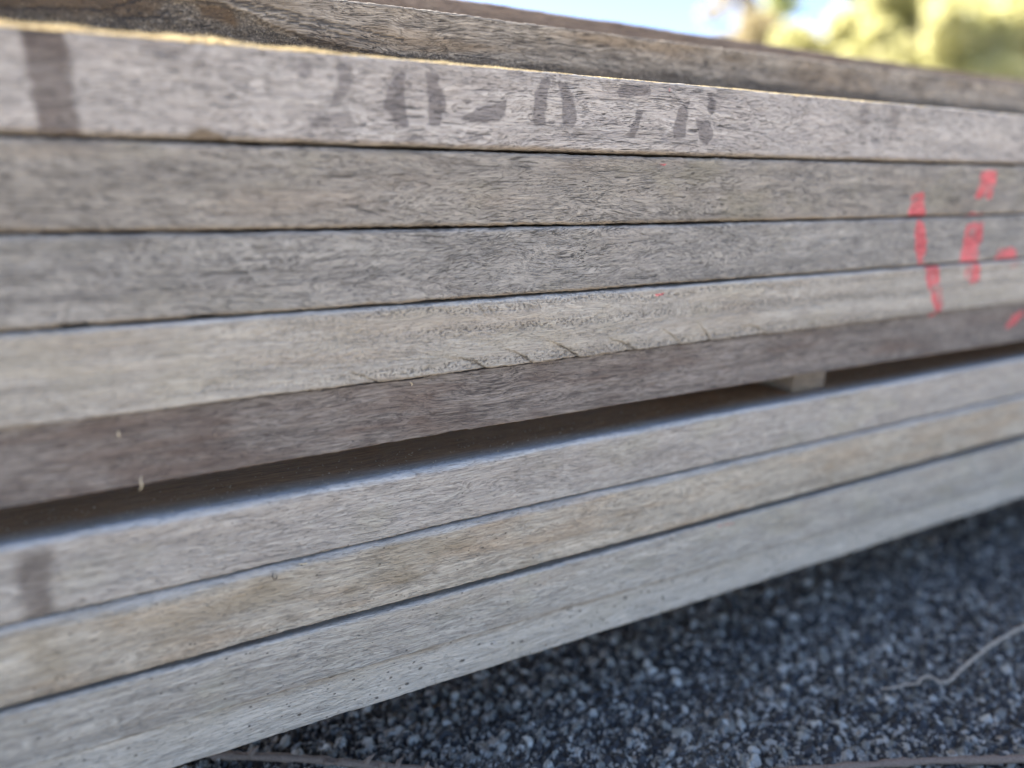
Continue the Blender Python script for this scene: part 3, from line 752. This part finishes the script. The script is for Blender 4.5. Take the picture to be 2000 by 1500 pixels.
# ------------------------------------------------------------------ trees across the yard
def leaf_mat(name, c0, c1):
    t = NT(name)
    oi = t.t.nodes.new("ShaderNodeNewGeometry")
    f = oi.outputs['Random Per Island']
    c = t.mix(f, c0, c1)
    d = t.t.nodes.new("ShaderNodeBsdfDiffuse"); tr = t.t.nodes.new("ShaderNodeBsdfTranslucent"); m = t.t.nodes.new("ShaderNodeMixShader")
    t.put(d.inputs[0], c); t.put(tr.inputs[0], c); m.inputs[0].default_value = .62
    t.t.links.new(d.outputs[0], m.inputs[1]); t.t.links.new(tr.outputs[0], m.inputs[2]); t.t.links.new(m.outputs[0], t.out.inputs['Surface'])
    return t.m
bark = NT("tree_bark"); bkn = bark.noise(bark.vec('MULTIPLY', bark.obj(), (9, 9, 2)), detail=4)
bark.pbr(bark.mix(bkn, (.10, .075, .055), (.30, .25, .20)), rough=.9, normal=bark.bump(bkn, .6, .02))
def tree(az_x, az_y, dist, height, crown_r, crown_base, leafs, mat, seed, label, size=.11, name="leafy_tree", cat="tree", group="trees across the yard"):
    rg = np.random.default_rng(seed)
    base = np.array([az_x * dist, az_y * dist - .37, 0.0])
    root = bpy.data.objects.new(name, None); COL.objects.link(root); root.location = base
    tag(root, label, cat, group)
    mb = MB()
    tr = spline([(0, 0, 0), (rg.normal(0, .1), rg.normal(0, .1), height * .35), (rg.normal(0, .25), rg.normal(0, .25), height * .7), (rg.normal(0, .3), rg.normal(0, .3), height * .93)], 6)
    mb.tube(tr, np.linspace(height * .028, height * .006, len(tr)), 8)
    tips = []
    for i in range(16):
        k = int(len(tr) * (.3 + .65 * rg.random())); k = min(k, len(tr) - 2)
        a = rg.random() * 6.283; L = crown_r * (.45 + .5 * rg.random())
        e = tr[k] + np.array([math.cos(a) * L, math.sin(a) * L, L * (.25 + .5 * rg.random())])
        mid = (tr[k] + e) / 2 + np.array([0, 0, L * .12])
        mb.tube([tr[k], mid, e], [height * .010, height * .006, height * .002], 6, cap=False)
        tips += [e, mid]
    mb.build("trunk", bark.m, root)
    # clumps of leaves around limb ends and through the crown
    cl = []
    for p in tips: cl.append((p, crown_r * (.22 + .18 * rg.random())))
    for _ in range(16):
        d = rg.normal(size=3); d /= np.linalg.norm(d); q = crown_r * (.3 + .65 * rg.random())
        cl.append((np.array([0, 0, (crown_base + height) / 2]) + d * np.array([q, q, (height - crown_base) / 2 * q / crown_r]), crown_r * (.2 + .2 * rg.random())))
    per = leafs // len(cl); Vs = []
    for c, r in cl:
        d = rg.normal(size=(per, 3)); d /= np.linalg.norm(d, axis=1)[:, None]
        p = c + d * (r * rg.random(per) ** .45)[:, None] * np.array([1, 1, .75])
        a = rg.normal(size=(per, 3)); a /= np.linalg.norm(a, axis=1)[:, None]
        b = np.cross(a, rg.normal(size=(per, 3))); b /= np.linalg.norm(b, axis=1)[:, None]
        s_ = size * (.5 + .8 * rg.random(per))[:, None]
        Vs.append(np.stack([p - a * s_, p - b * s_ * .5, p + a * s_, p + b * s_ * .5], 1))
    V = np.concatenate(Vs).reshape(-1, 3); F = np.arange(len(V)).reshape(-1, 4)
    mesh_np("crown", V, F, mat, root, smooth=False)
    return root
lm_y = leaf_mat("yellow_green_leaves", (.47, .46, .21), (.60, .56, .32))
lm_g = leaf_mat("light_green_leaves", (.42, .47, .18), (.55, .56, .27))
lm_o = leaf_mat("straw_leaves", (.36, .29, .17), (.48, .42, .26))
tree(.842, .540, 26, 8.4, 2.5, 1.5, 34000, lm_g, 21, "broad light green tree beside the tallest yellow-green one", size=.17)
tree(.884, .468, 23, 8.8, 3.2, 1.0, 42000, lm_y, 22, "yellow-green tree at the far right, tallest above the timber", size=.17)
tree(.682, .731, 30, 9.0, 1.1, 4.2, 1800, lm_o, 23, "thin straw-coloured tree standing against the sky, left of the others", size=.13)
tree(.722, .692, 32, 9.4, .9, 4.5, 1800, lm_g, 26, "slender grey-green tree between the straw-coloured tree and the broad green one", size=.13)
tree(.713, .701, 24, 4.7, 1.9, .8, 14000, lm_o, 24, "low straw-yellow tree just above the back timber", size=.15)
tree(.757, .653, 22, 4.1, 1.6, .6, 14000, lm_y, 27, "low pale yellow bush below the pale gap of sky", size=.14)
tree(.800, .600, 21, 4.6, 1.5, .6, 14000, lm_y, 28, "rounded yellow bush left of the broad green tree", size=.14)
tree(.835, .552, 19, 3.9, 1.6, .6, 14000, lm_y, 25, "low bright yellow tree in front of the broad green one", size=.13)
tree(.87, .493, 34, 8.5, 4.5, .5, 30000, lm_y, 29, "wide pale tree filling the space behind the tallest one", size=.22)
